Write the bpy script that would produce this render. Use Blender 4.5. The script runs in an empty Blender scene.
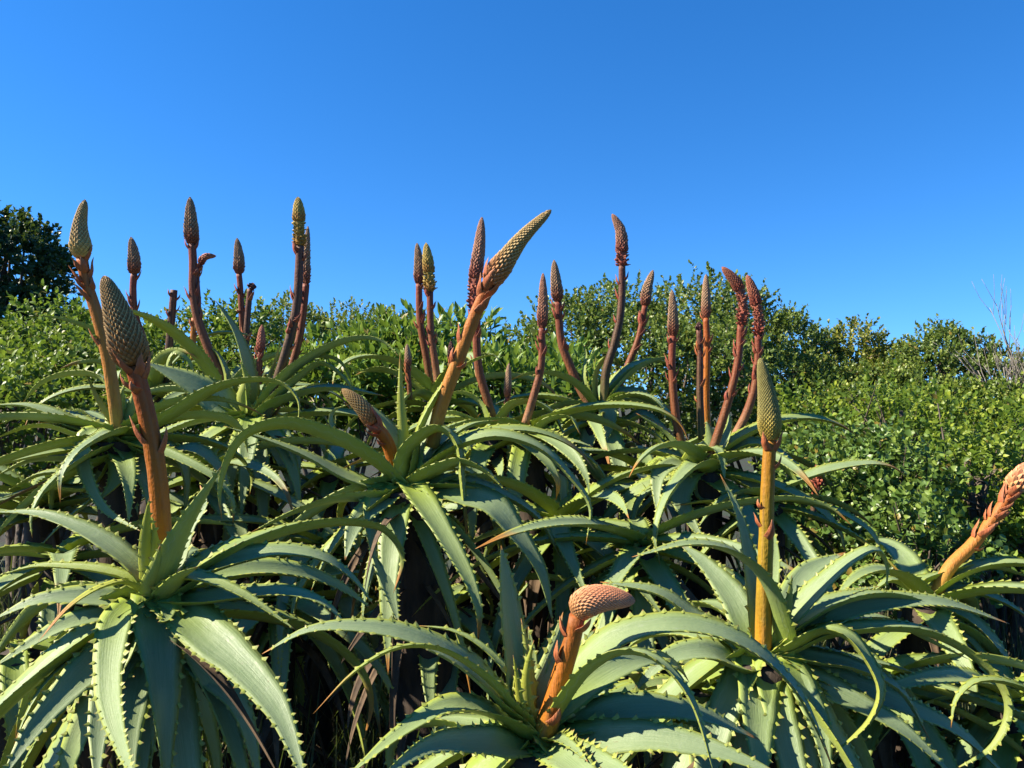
import bpy, math, random
import numpy as np
from mathutils import Vector, Matrix, Quaternion

# ------------------------------------------------------------------ camera, sky, sun, exposure
S = bpy.context.scene
COL = S.collection
F = 770.0                      # focal length in pixels of the 1024-wide frame
CAM_Z = 1.60
PITCH = math.atan((395 - 384) / F)
cam = bpy.data.cameras.new('camera')
cam.sensor_width = 36.0
cam.lens = 36.0 * F / 1024.0
cam.clip_start = 0.02
cam.clip_end = 2000
cam_ob = bpy.data.objects.new('camera', cam)
COL.objects.link(cam_ob)
cam_ob.location = (0, 0, CAM_Z)
cam_ob.rotation_euler = (math.radians(90) + PITCH, 0, 0)
S.camera = cam_ob
CAM = np.array((0, 0, CAM_Z))

SUN_EL, SUN_BACK = 40.0, -6.0   # elevation; degrees the sun stands beyond exact left
e, a = math.radians(SUN_EL), math.radians(SUN_BACK)
SUN_DIR = Vector((-math.cos(e) * math.cos(a), math.cos(e) * math.sin(a), math.sin(e)))

world = bpy.data.worlds.new('World')
S.world = world
world.use_nodes = True
nt = world.node_tree
bg = nt.nodes['Background']
sky = nt.nodes.new('ShaderNodeTexSky')
sky.sky_type = 'NISHITA'
sky.sun_disc = False
sky.sun_elevation = e
sky.sun_rotation = math.atan2(SUN_DIR.x, SUN_DIR.y)
sky.altitude = 1500
sky.air_density = 1.0
sky.dust_density = 0.05
sky.ozone_density = 3.0
tc = nt.nodes.new('ShaderNodeTexCoord')
mp = nt.nodes.new('ShaderNodeMapping')
mp.inputs['Location'].default_value = (0, 0, 0.10)
vn = nt.nodes.new('ShaderNodeVectorMath')
vn.operation = 'NORMALIZE'
nt.links.new(tc.outputs['Generated'], mp.inputs['Vector'])
nt.links.new(mp.outputs[0], vn.inputs[0])
nt.links.new(vn.outputs[0], sky.inputs['Vector'])
hs = nt.nodes.new('ShaderNodeHueSaturation')
hs.inputs['Saturation'].default_value = 1.30
hs.inputs['Value'].default_value = 1.0
nt.links.new(sky.outputs['Color'], hs.inputs['Color'])
tint = nt.nodes.new('ShaderNodeMix')
tint.data_type = 'RGBA'
tint.blend_type = 'MULTIPLY'
tint.inputs[0].default_value = 1.0
tint.inputs[7].default_value = (0.86, 1.06, 1.22, 1)
nt.links.new(hs.outputs['Color'], tint.inputs[6])
nt.links.new(tint.outputs[2], bg.inputs['Color'])
bg.inputs['Strength'].default_value = 0.076

sl = bpy.data.lights.new('sun', 'SUN')
sl.energy = 5.0
sl.angle = math.radians(0.5)
sl.color = (1.0, 0.91, 0.74)
so = bpy.data.objects.new('sun', sl)
so.rotation_euler = SUN_DIR.to_track_quat('Z', 'Y').to_euler()
so.location = (-20, 0, 15)
COL.objects.link(so)

S.view_settings.view_transform = 'Standard'
S.view_settings.look = 'None'
S.view_settings.exposure = 1.45
S.view_settings.gamma = 1.0
S.render.engine = 'CYCLES'
S.cycles.max_bounces = 8
S.cycles.diffuse_bounces = 3
S.cycles.transmission_bounces = 4
S.cycles.use_denoising = True

R = random.Random(7)


# ------------------------------------------------------------------ helpers
def P(x, y, depth):
    """a point of the place: direction of a picture point, and metres along the view axis"""
    cx, cy = (x - 512) / F * depth, -(y - 384) / F * depth
    c, s = math.cos(PITCH), math.sin(PITCH)
    return np.array((cx, depth * c - cy * s, CAM_Z + depth * s + cy * c))


def tag(o, label=None, cat=None, group=None, kind=None):
    if label: o['label'] = label
    if cat: o['category'] = cat
    if group: o['group'] = group
    if kind: o['kind'] = kind
    return o


def empty(name, loc):
    o = bpy.data.objects.new(name, None)
    o.location = loc
    o.empty_display_size = 0.1
    COL.objects.link(o)
    return o


def link_mesh(name, verts, faces, mat, parent=None, attr=None, smooth=True):
    """verts in world space; parent is an unrotated empty (or a part of one)"""
    verts = np.asarray(verts, dtype=np.float32)
    me = bpy.data.meshes.new(name)
    if isinstance(faces, np.ndarray) and faces.ndim == 2:
        nf, k = faces.shape
        me.vertices.add(len(verts))
        me.loops.add(nf * k)
        me.polygons.add(nf)
        me.loops.foreach_set('vertex_index', faces.astype(np.int32).ravel())
        me.polygons.foreach_set('loop_start', np.arange(0, nf * k, k, dtype=np.int32))
        me.vertices.foreach_set('co', verts.ravel())
        me.update(calc_edges=True)
    else:
        me.from_pydata(verts.tolist(), [], faces)
        me.update()
    if smooth:
        lt = np.zeros(len(me.polygons), dtype=np.int32)
        me.polygons.foreach_get('loop_total', lt)
        me.polygons.foreach_set('use_smooth', lt != 3)      # teeth and scales keep crisp facets
    if attr is not None:
        at = me.attributes.new('info', 'FLOAT_COLOR', 'POINT')
        at.data.foreach_set('color', np.asarray(attr, dtype=np.float32).ravel())
    me.materials.append(mat)
    o = bpy.data.objects.new(name, me)
    COL.objects.link(o)
    if parent is not None:
        w = np.zeros(3)
        p = parent
        while p is not None:
            w = w + np.array(p.location)
            p = p.parent
        # keep the mesh near its own origin
        ctr = verts.mean(axis=0)
        me.transform(Matrix.Translation(-Vector(ctr.tolist())))
        o.parent = parent
        o.location = (ctr - w).tolist()
    return o


def nrm(v):
    v = np.asarray(v, float)
    return v / (np.linalg.norm(v, axis=-1, keepdims=True) + 1e-12)


def spline(pts, n):
    """Catmull-Rom through pts, then n points evenly by length"""
    p = np.asarray(pts, float)
    if len(p) == 2:
        p = np.array([p[0], (p[0] + p[1]) / 2, p[1]])
    q = np.vstack([2 * p[0] - p[1], p, 2 * p[-1] - p[-2]])
    out = []
    for i in range(1, len(q) - 2):
        d1 = max(np.linalg.norm(q[i + 1] - q[i]), 1e-6) ** .5
        d0 = max(np.linalg.norm(q[i] - q[i - 1]), 1e-6) ** .5
        d2 = max(np.linalg.norm(q[i + 2] - q[i + 1]), 1e-6) ** .5
        t0, t1, t2, t3 = 0, d0, d0 + d1, d0 + d1 + d2
        for t in np.linspace(t1, t2, 14, endpoint=False):
            A1 = (t1 - t) / (t1 - t0) * q[i - 1] + (t - t0) / (t1 - t0) * q[i]
            A2 = (t2 - t) / (t2 - t1) * q[i] + (t - t1) / (t2 - t1) * q[i + 1]
            A3 = (t3 - t) / (t3 - t2) * q[i + 1] + (t - t2) / (t3 - t2) * q[i + 2]
            B1 = (t2 - t) / (t2 - t0) * A1 + (t - t0) / (t2 - t0) * A2
            B2 = (t3 - t) / (t3 - t1) * A2 + (t - t1) / (t3 - t1) * A3
            out.append((t2 - t) / (t2 - t1) * B1 + (t - t1) / (t2 - t1) * B2)
    out.append(q[-2])
    out = np.array(out)
    s = np.concatenate([[0], np.cumsum(np.linalg.norm(np.diff(out, axis=0), axis=1))])
    u = np.linspace(0, s[-1], n)
    return np.stack([np.interp(u, s, out[:, k]) for k in range(3)], axis=1), s[-1]


def tangents(c):
    return nrm(np.gradient(c, axis=0))


def rot_about(v, axis, ang):
    ang = np.asarray(ang)[..., None]
    return v * np.cos(ang) + np.cross(axis, v) * np.sin(ang) + axis * (np.sum(axis * v, axis=-1, keepdims=True)) * (1 - np.cos(ang))


# ------------------------------------------------------------------ materials
def new_mat(name):
    m = bpy.data.materials.new(name)
    m.use_nodes = True
    t = m.node_tree
    b = t.nodes['Principled BSDF']
    return m, t, b


class NB:
    """small node-building helper"""
    def __init__(s, t): s.t = t
    def n(s, typ, **kw):
        x = s.t.nodes.new(typ)
        for k, v in kw.items(): setattr(x, k, v)
        return x
    def put(s, sock, v):
        if hasattr(v, 'is_output'): s.t.links.new(v, sock)
        elif isinstance(v, (tuple, list)): sock.default_value = (*v, 1) if len(v) == 3 else v
        else: sock.default_value = v
    def math(s, op, a, b=0.0, clamp=False):
        x = s.n('ShaderNodeMath', operation=op, use_clamp=clamp)
        s.put(x.inputs[0], a); s.put(x.inputs[1], b)
        return x.outputs[0]
    def mix(s, f, a, b, mode='MIX'):
        x = s.n('ShaderNodeMix', data_type='RGBA', blend_type=mode)
        s.put(x.inputs[0], f); s.put(x.inputs[6], a); s.put(x.inputs[7], b)
        return x.outputs[2]
    def ramp(s, f, lo, hi, a=0.0, b=1.0):
        x = s.n('ShaderNodeMapRange')
        x.interpolation_type = 'SMOOTHSTEP'
        s.put(x.inputs[0], f)
        x.inputs[1].default_value = lo; x.inputs[2].default_value = hi
        x.inputs[3].default_value = a; x.inputs[4].default_value = b
        return x.outputs[0]
    def noise(s, scale, detail=3.0, rough=0.55, vec=None):
        x = s.n('ShaderNodeTexNoise')
        x.inputs['Scale'].default_value = scale
        x.inputs['Detail'].default_value = detail
        x.inputs['Roughness'].default_value = rough
        if vec is None:
            g = s.n('ShaderNodeTexCoord'); vec = g.outputs['Object']
        s.t.links.new(vec, x.inputs['Vector'])
        return x.outputs[0]
    def info(s):
        x = s.n('ShaderNodeAttribute', attribute_name='info')
        sp = s.n('ShaderNodeSeparateColor')
        s.t.links.new(x.outputs['Color'], sp.inputs[0])
        return sp.outputs[0], sp.outputs[1], sp.outputs[2], x.outputs['Alpha']
    def bump(s, b, h, strength, dist=0.002):
        x = s.n('ShaderNodeBump')
        x.inputs['Strength'].default_value = strength
        x.inputs['Distance'].default_value = dist
        s.put(x.inputs['Height'], h)
        s.t.links.new(x.outputs[0], b.inputs['Normal'])
        return x.outputs[0]


def translucent(nb, b, col, amount, normal=None):
    tr = nb.n('ShaderNodeBsdfTranslucent')
    nb.put(tr.inputs['Color'], col)
    mx = nb.n('ShaderNodeMixShader')
    mx.inputs[0].default_value = amount
    out = [x for x in nb.t.nodes if x.type == 'OUTPUT_MATERIAL'][0]
    nb.t.links.new(b.outputs[0], mx.inputs[1])
    nb.t.links.new(tr.outputs[0], mx.inputs[2])
    nb.t.links.new(mx.outputs[0], out.inputs['Surface'])


def aloe_material():
    # info: R along the leaf, G nearness to the margin, B tooth, A yellowness
    m, t, b = new_mat('aloe_skin')
    nb = NB(t)
    al, ed, to, ye = nb.info()
    big = nb.noise(22, 3)
    fine = nb.noise(260, 2)
    glauc = nb.mix(big, (0.195, 0.258, 0.126), (0.272, 0.338, 0.180))
    green = (0.240, 0.315, 0.050)
    yellow = (0.360, 0.360, 0.042)
    cv = nb.n('ShaderNodeCombineXYZ')
    nb.put(cv.inputs[0], nb.math('MULTIPLY', al, 5.0)); nb.put(cv.inputs[1], nb.math('MULTIPLY', ed, 16.0)); nb.put(cv.inputs[2], nb.math('MULTIPLY', ye, 37.0))
    streak = nb.noise(1.0, 4, 0.65, cv.outputs[0])
    glauc = nb.mix(nb.ramp(streak, 0.35, 0.7), glauc, nb.mix(0.5, glauc, (0.13, 0.20, 0.085)))
    f = nb.math('MULTIPLY', nb.ramp(ed, 0.45, 1.0), 0.45)
    f = nb.math('ADD', f, nb.ramp(al, 0.0, 0.36, 0.85, 0.0))
    f = nb.math('ADD', f, nb.math('MULTIPLY', ye, 0.8), clamp=True)
    c = nb.mix(f, glauc, green)
    c = nb.mix(nb.math('MULTIPLY', nb.ramp(ye, 0.28, 0.95), 0.8), c, yellow)
    # the thin horny margin
    c = nb.mix(nb.math('MULTIPLY', nb.ramp(ed, 0.82, 1.0), 0.8), c, (0.32, 0.35, 0.05))
    # scuffs and pale bloom
    sc = nb.ramp(nb.noise(55, 6, 0.7), 0.60, 0.72)
    c = nb.mix(nb.math('MULTIPLY', sc, 0.35), c, (0.30, 0.34, 0.24))
    sp = nb.ramp(nb.noise(110, 3, 0.6), 0.67, 0.74)
    c = nb.mix(nb.math('MULTIPLY', sp, 0.5), c, (0.16, 0.13, 0.06))
    # imprints the neighbour's teeth left in the bud
    wob = nb.math('SINE', nb.math('MULTIPLY', al, 95.0))
    lin = nb.math('ABSOLUTE', nb.math('SUBTRACT', ed, nb.math('ADD', 0.56, nb.math('MULTIPLY', wob, 0.07))))
    imp = nb.math('MULTIPLY', nb.ramp(lin, 0.0, 0.05, 1.0, 0.0), nb.ramp(fine, 0.35, 0.6))
    c = nb.mix(nb.math('MULTIPLY', imp, 0.30), c, (0.34, 0.40, 0.27))
    # teeth
    c = nb.mix(nb.ramp(to, 0.05, 0.8), c, (0.27, 0.29, 0.08))
    c = nb.mix(nb.math('MULTIPLY', nb.ramp(to, 0.6, 1.0), 0.85), c, (0.30, 0.12, 0.04))
    # dry tip
    dry = nb.ramp(nb.math('ADD', al, nb.math('MULTIPLY', nb.math('SUBTRACT', big, 0.5), 0.08)), 0.88, 0.96)
    c = nb.mix(dry, c, nb.mix(fine, (0.46, 0.20, 0.03), (0.26, 0.12, 0.04)))
    nb.put(b.inputs['Base Color'], c)
    nb.put(b.inputs['Roughness'], nb.ramp(big, 0.3, 0.8, 0.42, 0.58))
    b.inputs['Specular IOR Level'].default_value = 0.35
    h = nb.math('ADD', nb.math('MULTIPLY', fine, 0.35), nb.math('ADD', nb.noise(45, 3), nb.math('MULTIPLY', streak, 0.8)))
    nb.bump(b, h, 0.35, 0.003)
    translucent(nb, b, nb.mix(0.65, c, (0.36, 0.42, 0.04)), 0.22)
    return m


def plain_bark(name, c1, c2, scale=40, bump=0.8, rough=0.85, stretch=True):
    m, t, b = new_mat(name)
    nb = NB(t)
    g = nb.n('ShaderNodeTexCoord')
    mp = nb.n('ShaderNodeMapping')
    mp.inputs['Scale'].default_value = (1, 1, 0.25 if stretch else 1)
    t.links.new(g.outputs['Object'], mp.inputs[0])
    n = nb.noise(scale, 5, 0.65, mp.outputs[0])
    nb.put(b.inputs['Base Color'], nb.mix(nb.ramp(n, 0.3, 0.7), c1, c2))
    b.inputs['Roughness'].default_value = rough
    nb.bump(b, n, bump, 0.006)
    return m


def stalk_material(name, low, mid, high):
    m, t, b = new_mat(name)
    nb = NB(t)
    al, ri, _, rn = nb.info()
    g = nb.n('ShaderNodeTexCoord')
    mp = nb.n('ShaderNodeMapping')
    mp.inputs['Scale'].default_value = (1, 1, 0.12)
    t.links.new(g.outputs['Object'], mp.inputs[0])
    n = nb.noise(150, 4, 0.65, mp.outputs[0])
    blot = nb.noise(38, 4, 0.6)
    al = nb.math('ADD', al, nb.math('MULTIPLY', nb.math('SUBTRACT', blot, 0.5), 0.5))
    c = nb.mix(nb.ramp(al, 0.0, 0.35), low, mid)
    c = nb.mix(nb.ramp(al, 0.45, 1.0), c, high)
    c = nb.mix(nb.math('MULTIPLY', nb.ramp(n, 0.48, 0.66), 0.4), c, nb.mix(0.6, c, (0.05, 0.02, 0.012)))
    c = nb.mix(nb.math('MULTIPLY', nb.ramp(blot, 0.60, 0.70), 0.25), c, (0.22, 0.14, 0.05))
    c = nb.mix(nb.math('MULTIPLY', nb.ramp(ri, 0.5, 1.0), 0.25), c, (0.30, 0.17, 0.08))
    nb.put(b.inputs['Base Color'], c)
    b.inputs['Roughness'].default_value = 0.55
    b.inputs['Specular IOR Level'].default_value = 0.22
    nb.bump(b, nb.math('ADD', nb.noise(160, 2), nb.math('MULTIPLY', n, 2.0)), 0.6, 0.002)
    return m


def spike_material(name, cell, rim, foot):
    # info: R along the spike, G rim of the scale, A random per scale
    m, t, b = new_mat(name)
    nb = NB(t)
    al, ri, _, rn = nb.info()
    n = nb.noise(90, 3)
    c = nb.mix(nb.ramp(ri, 0.34, 0.98), cell, rim)
    c = nb.mix(nb.ramp(al, 0.42, 0.0, 0.0, 0.9), c, foot)
    c = nb.mix(nb.math('MULTIPLY', rn, 0.42), c, nb.mix(0.55, c, (0.03, 0.015, 0.01)))
    c = nb.mix(nb.math('MULTIPLY', nb.ramp(n, .5, .8), 0.3), c, rim)
    nb.put(b.inputs['Base Color'], c)
    b.inputs['Roughness'].default_value = 0.62
    b.inputs['Specular IOR Level'].default_value = 0.25
    nb.bump(b, n, 0.3, 0.002)
    return m


def foliage_material(name, dark, light, young, rough=0.42, trans=0.30, tcol=(0.20, 0.30, 0.03)):
    # info: R random per leaf, G random per sprig, B along the leaf, A 1 at young sprig ends
    m, t, b = new_mat(name)
    nb = NB(t)
    rl, rs, al, yo = nb.info()
    c = nb.mix(nb.math('ADD', nb.math('MULTIPLY', rl, 0.55), nb.math('MULTIPLY', rs, 0.45)), dark, light)
    c = nb.mix(nb.math('MULTIPLY', yo, nb.ramp(rs, 0.35, 0.9)), c, young)
    # a few yellowed and browned leaves
    c = nb.mix(nb.ramp(rl, 0.965, 0.985), c, (0.22, 0.16, 0.035))
    nb.put(b.inputs['Base Color'], c)
    b.inputs['Roughness'].default_value = rough
    b.inputs['Specular IOR Level'].default_value = 0.35
    translucent(nb, b, nb.mix(0.6, c, tcol), trans)
    return m


M = {}
M['aloe'] = aloe_material()
M['trunk'] = plain_bark('aloe_trunk_bark', (0.012, 0.008, 0.006), (0.055, 0.034, 0.020), 30)
M['dry'] = plain_bark('dry_aloe_leaf', (0.035, 0.021, 0.011), (0.13, 0.078, 0.038), 26, 0.5)
M['twig'] = plain_bark('twig_bark', (0.045, 0.032, 0.022), (0.13, 0.10, 0.075), 60)
M['bare'] = plain_bark('bare_twig_bark', (0.15, 0.125, 0.10), (0.28, 0.245, 0.21), 60)
M['stalk_orange'] = stalk_material('orange_stalk', (0.36, 0.17, 0.012), (0.34, 0.100, 0.008), (0.27, 0.062, 0.012))
M['stalk_amber'] = stalk_material('amber_stalk', (0.40, 0.17, 0.012), (0.29, 0.18, 0.012), (0.34, 0.145, 0.012))
M['stalk_deep'] = stalk_material('deep_orange_stalk', (0.42, 0.20, 0.02), (0.36, 0.110, 0.010), (0.24, 0.070, 0.012))
M['stalk_pale'] = stalk_material('pale_orange_stalk', (0.34, 0.20, 0.035), (0.40, 0.150, 0.022), (0.35, 0.095, 0.020))
M['stalk_red'] = stalk_material('red_brown_stalk', (0.115, 0.075, 0.018), (0.150, 0.045, 0.014), (0.175, 0.036, 0.016))
M['stalk_mauve'] = stalk_material('mauve_stalk', (0.24, 0.120, 0.055), (0.17, 0.055, 0.022), (0.16, 0.034, 0.017))
M['stalk_dark'] = stalk_material('dark_dry_stalk', (0.075, 0.080, 0.020), (0.065, 0.034, 0.018), (0.100, 0.034, 0.022))
M['bract'] = stalk_material('bract_skin', (0.30, 0.080, 0.030), (0.34, 0.095, 0.036), (0.40, 0.17, 0.075))
M['bract_red'] = stalk_material('red_bract_skin', (0.20, 0.040, 0.025), (0.24, 0.055, 0.034), (0.30, 0.105, 0.06))
M['sp_tan'] = spike_material('tan_spike', (0.185, 0.088, 0.024), (0.56, 0.37, 0.14), (0.30, 0.12, 0.03))
M['sp_straw'] = spike_material('straw_spike', (0.24, 0.13, 0.042), (0.58, 0.42, 0.17), (0.50, 0.32, 0.09))
M['sp_olive'] = spike_material('olive_spike', (0.16, 0.135, 0.03), (0.36, 0.31, 0.11), (0.42, 0.30, 0.05))
M['sp_pink'] = spike_material('pink_spike', (0.50, 0.185, 0.085), (0.62, 0.30, 0.15), (0.50, 0.24, 0.09))
M['sp_big'] = spike_material('ochre_spike', (0.22, 0.125, 0.030), (0.54, 0.39, 0.16), (0.42, 0.15, 0.06))
M['sp_red'] = spike_material('russet_spike', (0.27, 0.105, 0.060), (0.50, 0.29, 0.18), (0.23, 0.055, 0.035))
M['sp_brown'] = spike_material('brown_spike', (0.190, 0.095, 0.050), (0.50, 0.33, 0.19), (0.23, 0.055, 0.03))
M['sp_yellow'] = spike_material('yellow_spike', (0.30, 0.19, 0.035), (0.60, 0.44, 0.11), (0.32, 0.14, 0.03))
M['sp_wilt'] = spike_material('wilted_spike', (0.30, 0.080, 0.045), (0.48, 0.20, 0.115), (0.24, 0.05, 0.032))
M['sp_dark'] = spike_material('dark_spike', (0.06, 0.025, 0.022), (0.15, 0.06, 0.05), (0.06, 0.02, 0.02))


# ------------------------------------------------------------------ aloe leaf
TOP = np.array([-1, -0.6, 0, 0.6, 1.0])
BOT = np.array([0.93, 0.55, 0, -0.55, -0.93])


def leaf_geometry(pts, w, roll=0.0, twist=0.0, seed=0, channel=0.19, thick=0.17, yellow=0.1, dry=0.95, teeth=True, tooth=1.0, radial=None, clasp=0.85, power=1.6):
    rnd = random.Random(seed)
    L0 = sum(np.linalg.norm(np.asarray(pts[i + 1]) - np.asarray(pts[i])) for i in range(len(pts) - 1))
    n = int(min(56, max(12, L0 / 0.011)))
    c, L = spline(pts, n)
    # a little natural wander
    T = tangents(c)
    h = np.array(c[-1] - c[0]) if radial is None else np.array(radial, float)
    k = int(n * 0.55)
    if radial is None:
        h = (c[k] - c[0]) + 0.4 * (c[-1] - c[0])
    h[2] = 0
    if np.linalg.norm(h) < 0.03: h = np.array((0.3, -1.0, 0))
    h = nrm(h)
    W0 = np.cross(h, (0, 0, 1.0))
    W = nrm(W0[None] - T * (T @ W0)[:, None])
    N = np.cross(W, T)
    tt = np.linspace(0, 1, n)
    if roll:
        m = n // 2
        C = nrm(CAM - c[m])
        r = math.radians(abs(roll))
        best = None
        for sg in (1, -1):
            v = rot_about(N[m], T[m], np.array(sg * r)) @ C
            if best is None or (v > best[0]) == (roll > 0): best = (v, sg)
        ang = best[1] * r * np.clip(tt / 0.3, 0, 1)
    else:
        ang = np.zeros(n)
    ang = ang + math.radians(twist) * tt + math.radians(rnd.uniform(-7, 7)) * np.sin(tt * 5 + rnd.uniform(0, 6))
    W = rot_about(W, T, ang)
    N = np.cross(W, T)
    prof = (clasp + (1 - clasp) * np.clip(tt / 0.15, 0, 1)) * np.clip(1 - tt ** power, 0, 1) * 0.985 + 0.015
    wv = 1 + 0.03 * np.sin(tt * rnd.uniform(14, 22) + rnd.uniform(0, 6)) + 0.02 * np.sin(tt * 41 + rnd.uniform(0, 6))
    hw = 0.57 * w * prof * wv
    ch = channel * (1 - 0.35 * tt)
    th = thick * w * (0.35 + 0.65 * prof) * np.minimum(1, prof * 4)
    verts, attr = [], []
    dmap = lambda t: t / dry * 0.88 if t < dry else 0.88 + (t - dry) / (1 - dry + 1e-6) * 0.12
    for i in range(n):
        for s in TOP:
            z = ch[i] * 2 * hw[i] * (s * s * 0.75 + abs(s) * 0.25)
            verts.append(c[i] + W[i] * hw[i] * s + N[i] * z)
            attr.append((dmap(tt[i]), abs(s), 0, yellow))
        for s in BOT:
            z = ch[i] * 2 * hw[i] * (s * s * 0.75 + abs(s) * 0.25) - th[i] * (1 - abs(s) ** 2.2)
            verts.append(c[i] + W[i] * hw[i] * s + N[i] * z)
            attr.append((dmap(tt[i]), abs(s) * 0.9, 0, min(1, yellow + 0.30)))  # underside made yellower: backlit glow through the leaf put into its colour
    K = len(TOP) + len(BOT)
    faces = []
    for i in range(n - 1):
        for j in range(K):
            a, b = i * K + j, i * K + (j + 1) % K
            faces.append((a, b, b + K, a + K))
    faces.append(tuple(range(K))[::-1])
    faces.append(tuple(range((n - 1) * K, n * K)))
    if teeth:
        sp = 0.0215 * tooth
        for side in (0, 4):
            sg = -1 if side == 0 else 1
            d = rnd.uniform(0.2, 1) * sp
            while d < L * min(0.97, dry + 0.02):
                f = d / L * (n - 1)
                i = int(f)
                if i >= n - 1: break
                u = f - i
                t = d / L
                E = c[i] * (1 - u) + c[i + 1] * u
                Wd = nrm(W[i] * (1 - u) + W[i + 1] * u) * sg
                Nd = N[i]
                hwv = hw[i] * (1 - u) + hw[i + 1] * u
                zz = ch[i] * 2 * hwv
                edge = E + Wd * hwv + Nd * zz
                if rnd.random() < 0.06:
                    d += sp * rnd.uniform(0.5, 1.0)
                    continue
                size = (0.5 + 0.5 * (1 - t)) * tooth * rnd.uniform(0.6, 1.3)
                bl, hh = 0.0060 * size, 0.0074 * size
                out = nrm(Wd + Nd * 0.35 + T[i] * 0.55)
                base = len(verts)
                inn = nrm(-Wd - Nd * 0.5)
                verts += [edge - T[i] * bl + inn * 0.001, edge + T[i] * bl + inn * 0.001, edge + inn * 0.0035 + Nd * 0.0012, edge + inn * 0.0028 - Nd * 0.002, edge + out * hh, edge + out * hh * 0.38 - T[i] * bl * 0.35]
                tv = dmap(min(t, dry - 0.02))
                attr += [(tv, 1, 0.0, yellow)] * 4 + [(tv, 1, 1.0, yellow), (tv, 1, 0.5, yellow)]
                faces += [(base, base + 2, base + 5), (base + 2, base + 1, base + 4), (base + 2, base + 4, base + 5), (base + 1, base + 3, base + 4), (base + 3, base, base + 5), (base + 3, base + 5, base + 4)]
                d += sp * rnd.uniform(0.6, 1.4) * (1 - 0.35 * t)
    return verts, faces, attr


def tube_geometry(pts, r0, r1, sides=10, step=0.02, wob=0.0, seed=0, cap=True, ribs=0.0):
    rnd = random.Random(seed)
    L0 = sum(np.linalg.norm(np.asarray(pts[i + 1]) - np.asarray(pts[i])) for i in range(len(pts) - 1))
    n = int(min(60, max(5, L0 / step)))
    c, L = spline(pts, n)
    T = tangents(c)
    ref = np.array((0.31, 0.9, 0.2)) if abs(T[0][1]) < 0.9 else np.array((1.0, 0.1, 0.1))
    U = nrm(ref[None] - T * (T @ ref)[:, None])
    V = np.cross(T, U)
    tt = np.linspace(0, 1, n)
    r = (r0 + (r1 - r0) * tt)
    if wob: r = r * np.array([1 + rnd.uniform(-wob, wob) for _ in range(n)])
    verts, attr = [], []
    for i in range(n):
        for k in range(sides):
            a = 2 * math.pi * k / sides
            rr = r[i] * (1 + ribs * math.cos(a * 4 + tt[i] * 3))
            verts.append(c[i] + (U[i] * math.cos(a) + V[i] * math.sin(a)) * rr)
            attr.append((tt[i], 0.5 + 0.5 * math.cos(a * 4 + tt[i] * 3), 0, 0))
    faces = []
    for i in range(n - 1):
        for k in range(sides):
            a, b = i * sides + k, i * sides + (k + 1) % sides
            faces.append((a, b, b + sides, a + sides))
    if cap:
        faces.append(tuple(range(sides))[::-1])
        faces.append(tuple(range((n - 1) * sides, n * sides)))
    return verts, faces, attr


def merge(parts):
    V, Fc, A = [], [], []
    for v, f, at in parts:
        o = len(V)
        V += list(v); A += list(at)
        Fc += [tuple(i + o for i in q) for q in f]
    return V, Fc, A


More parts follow.
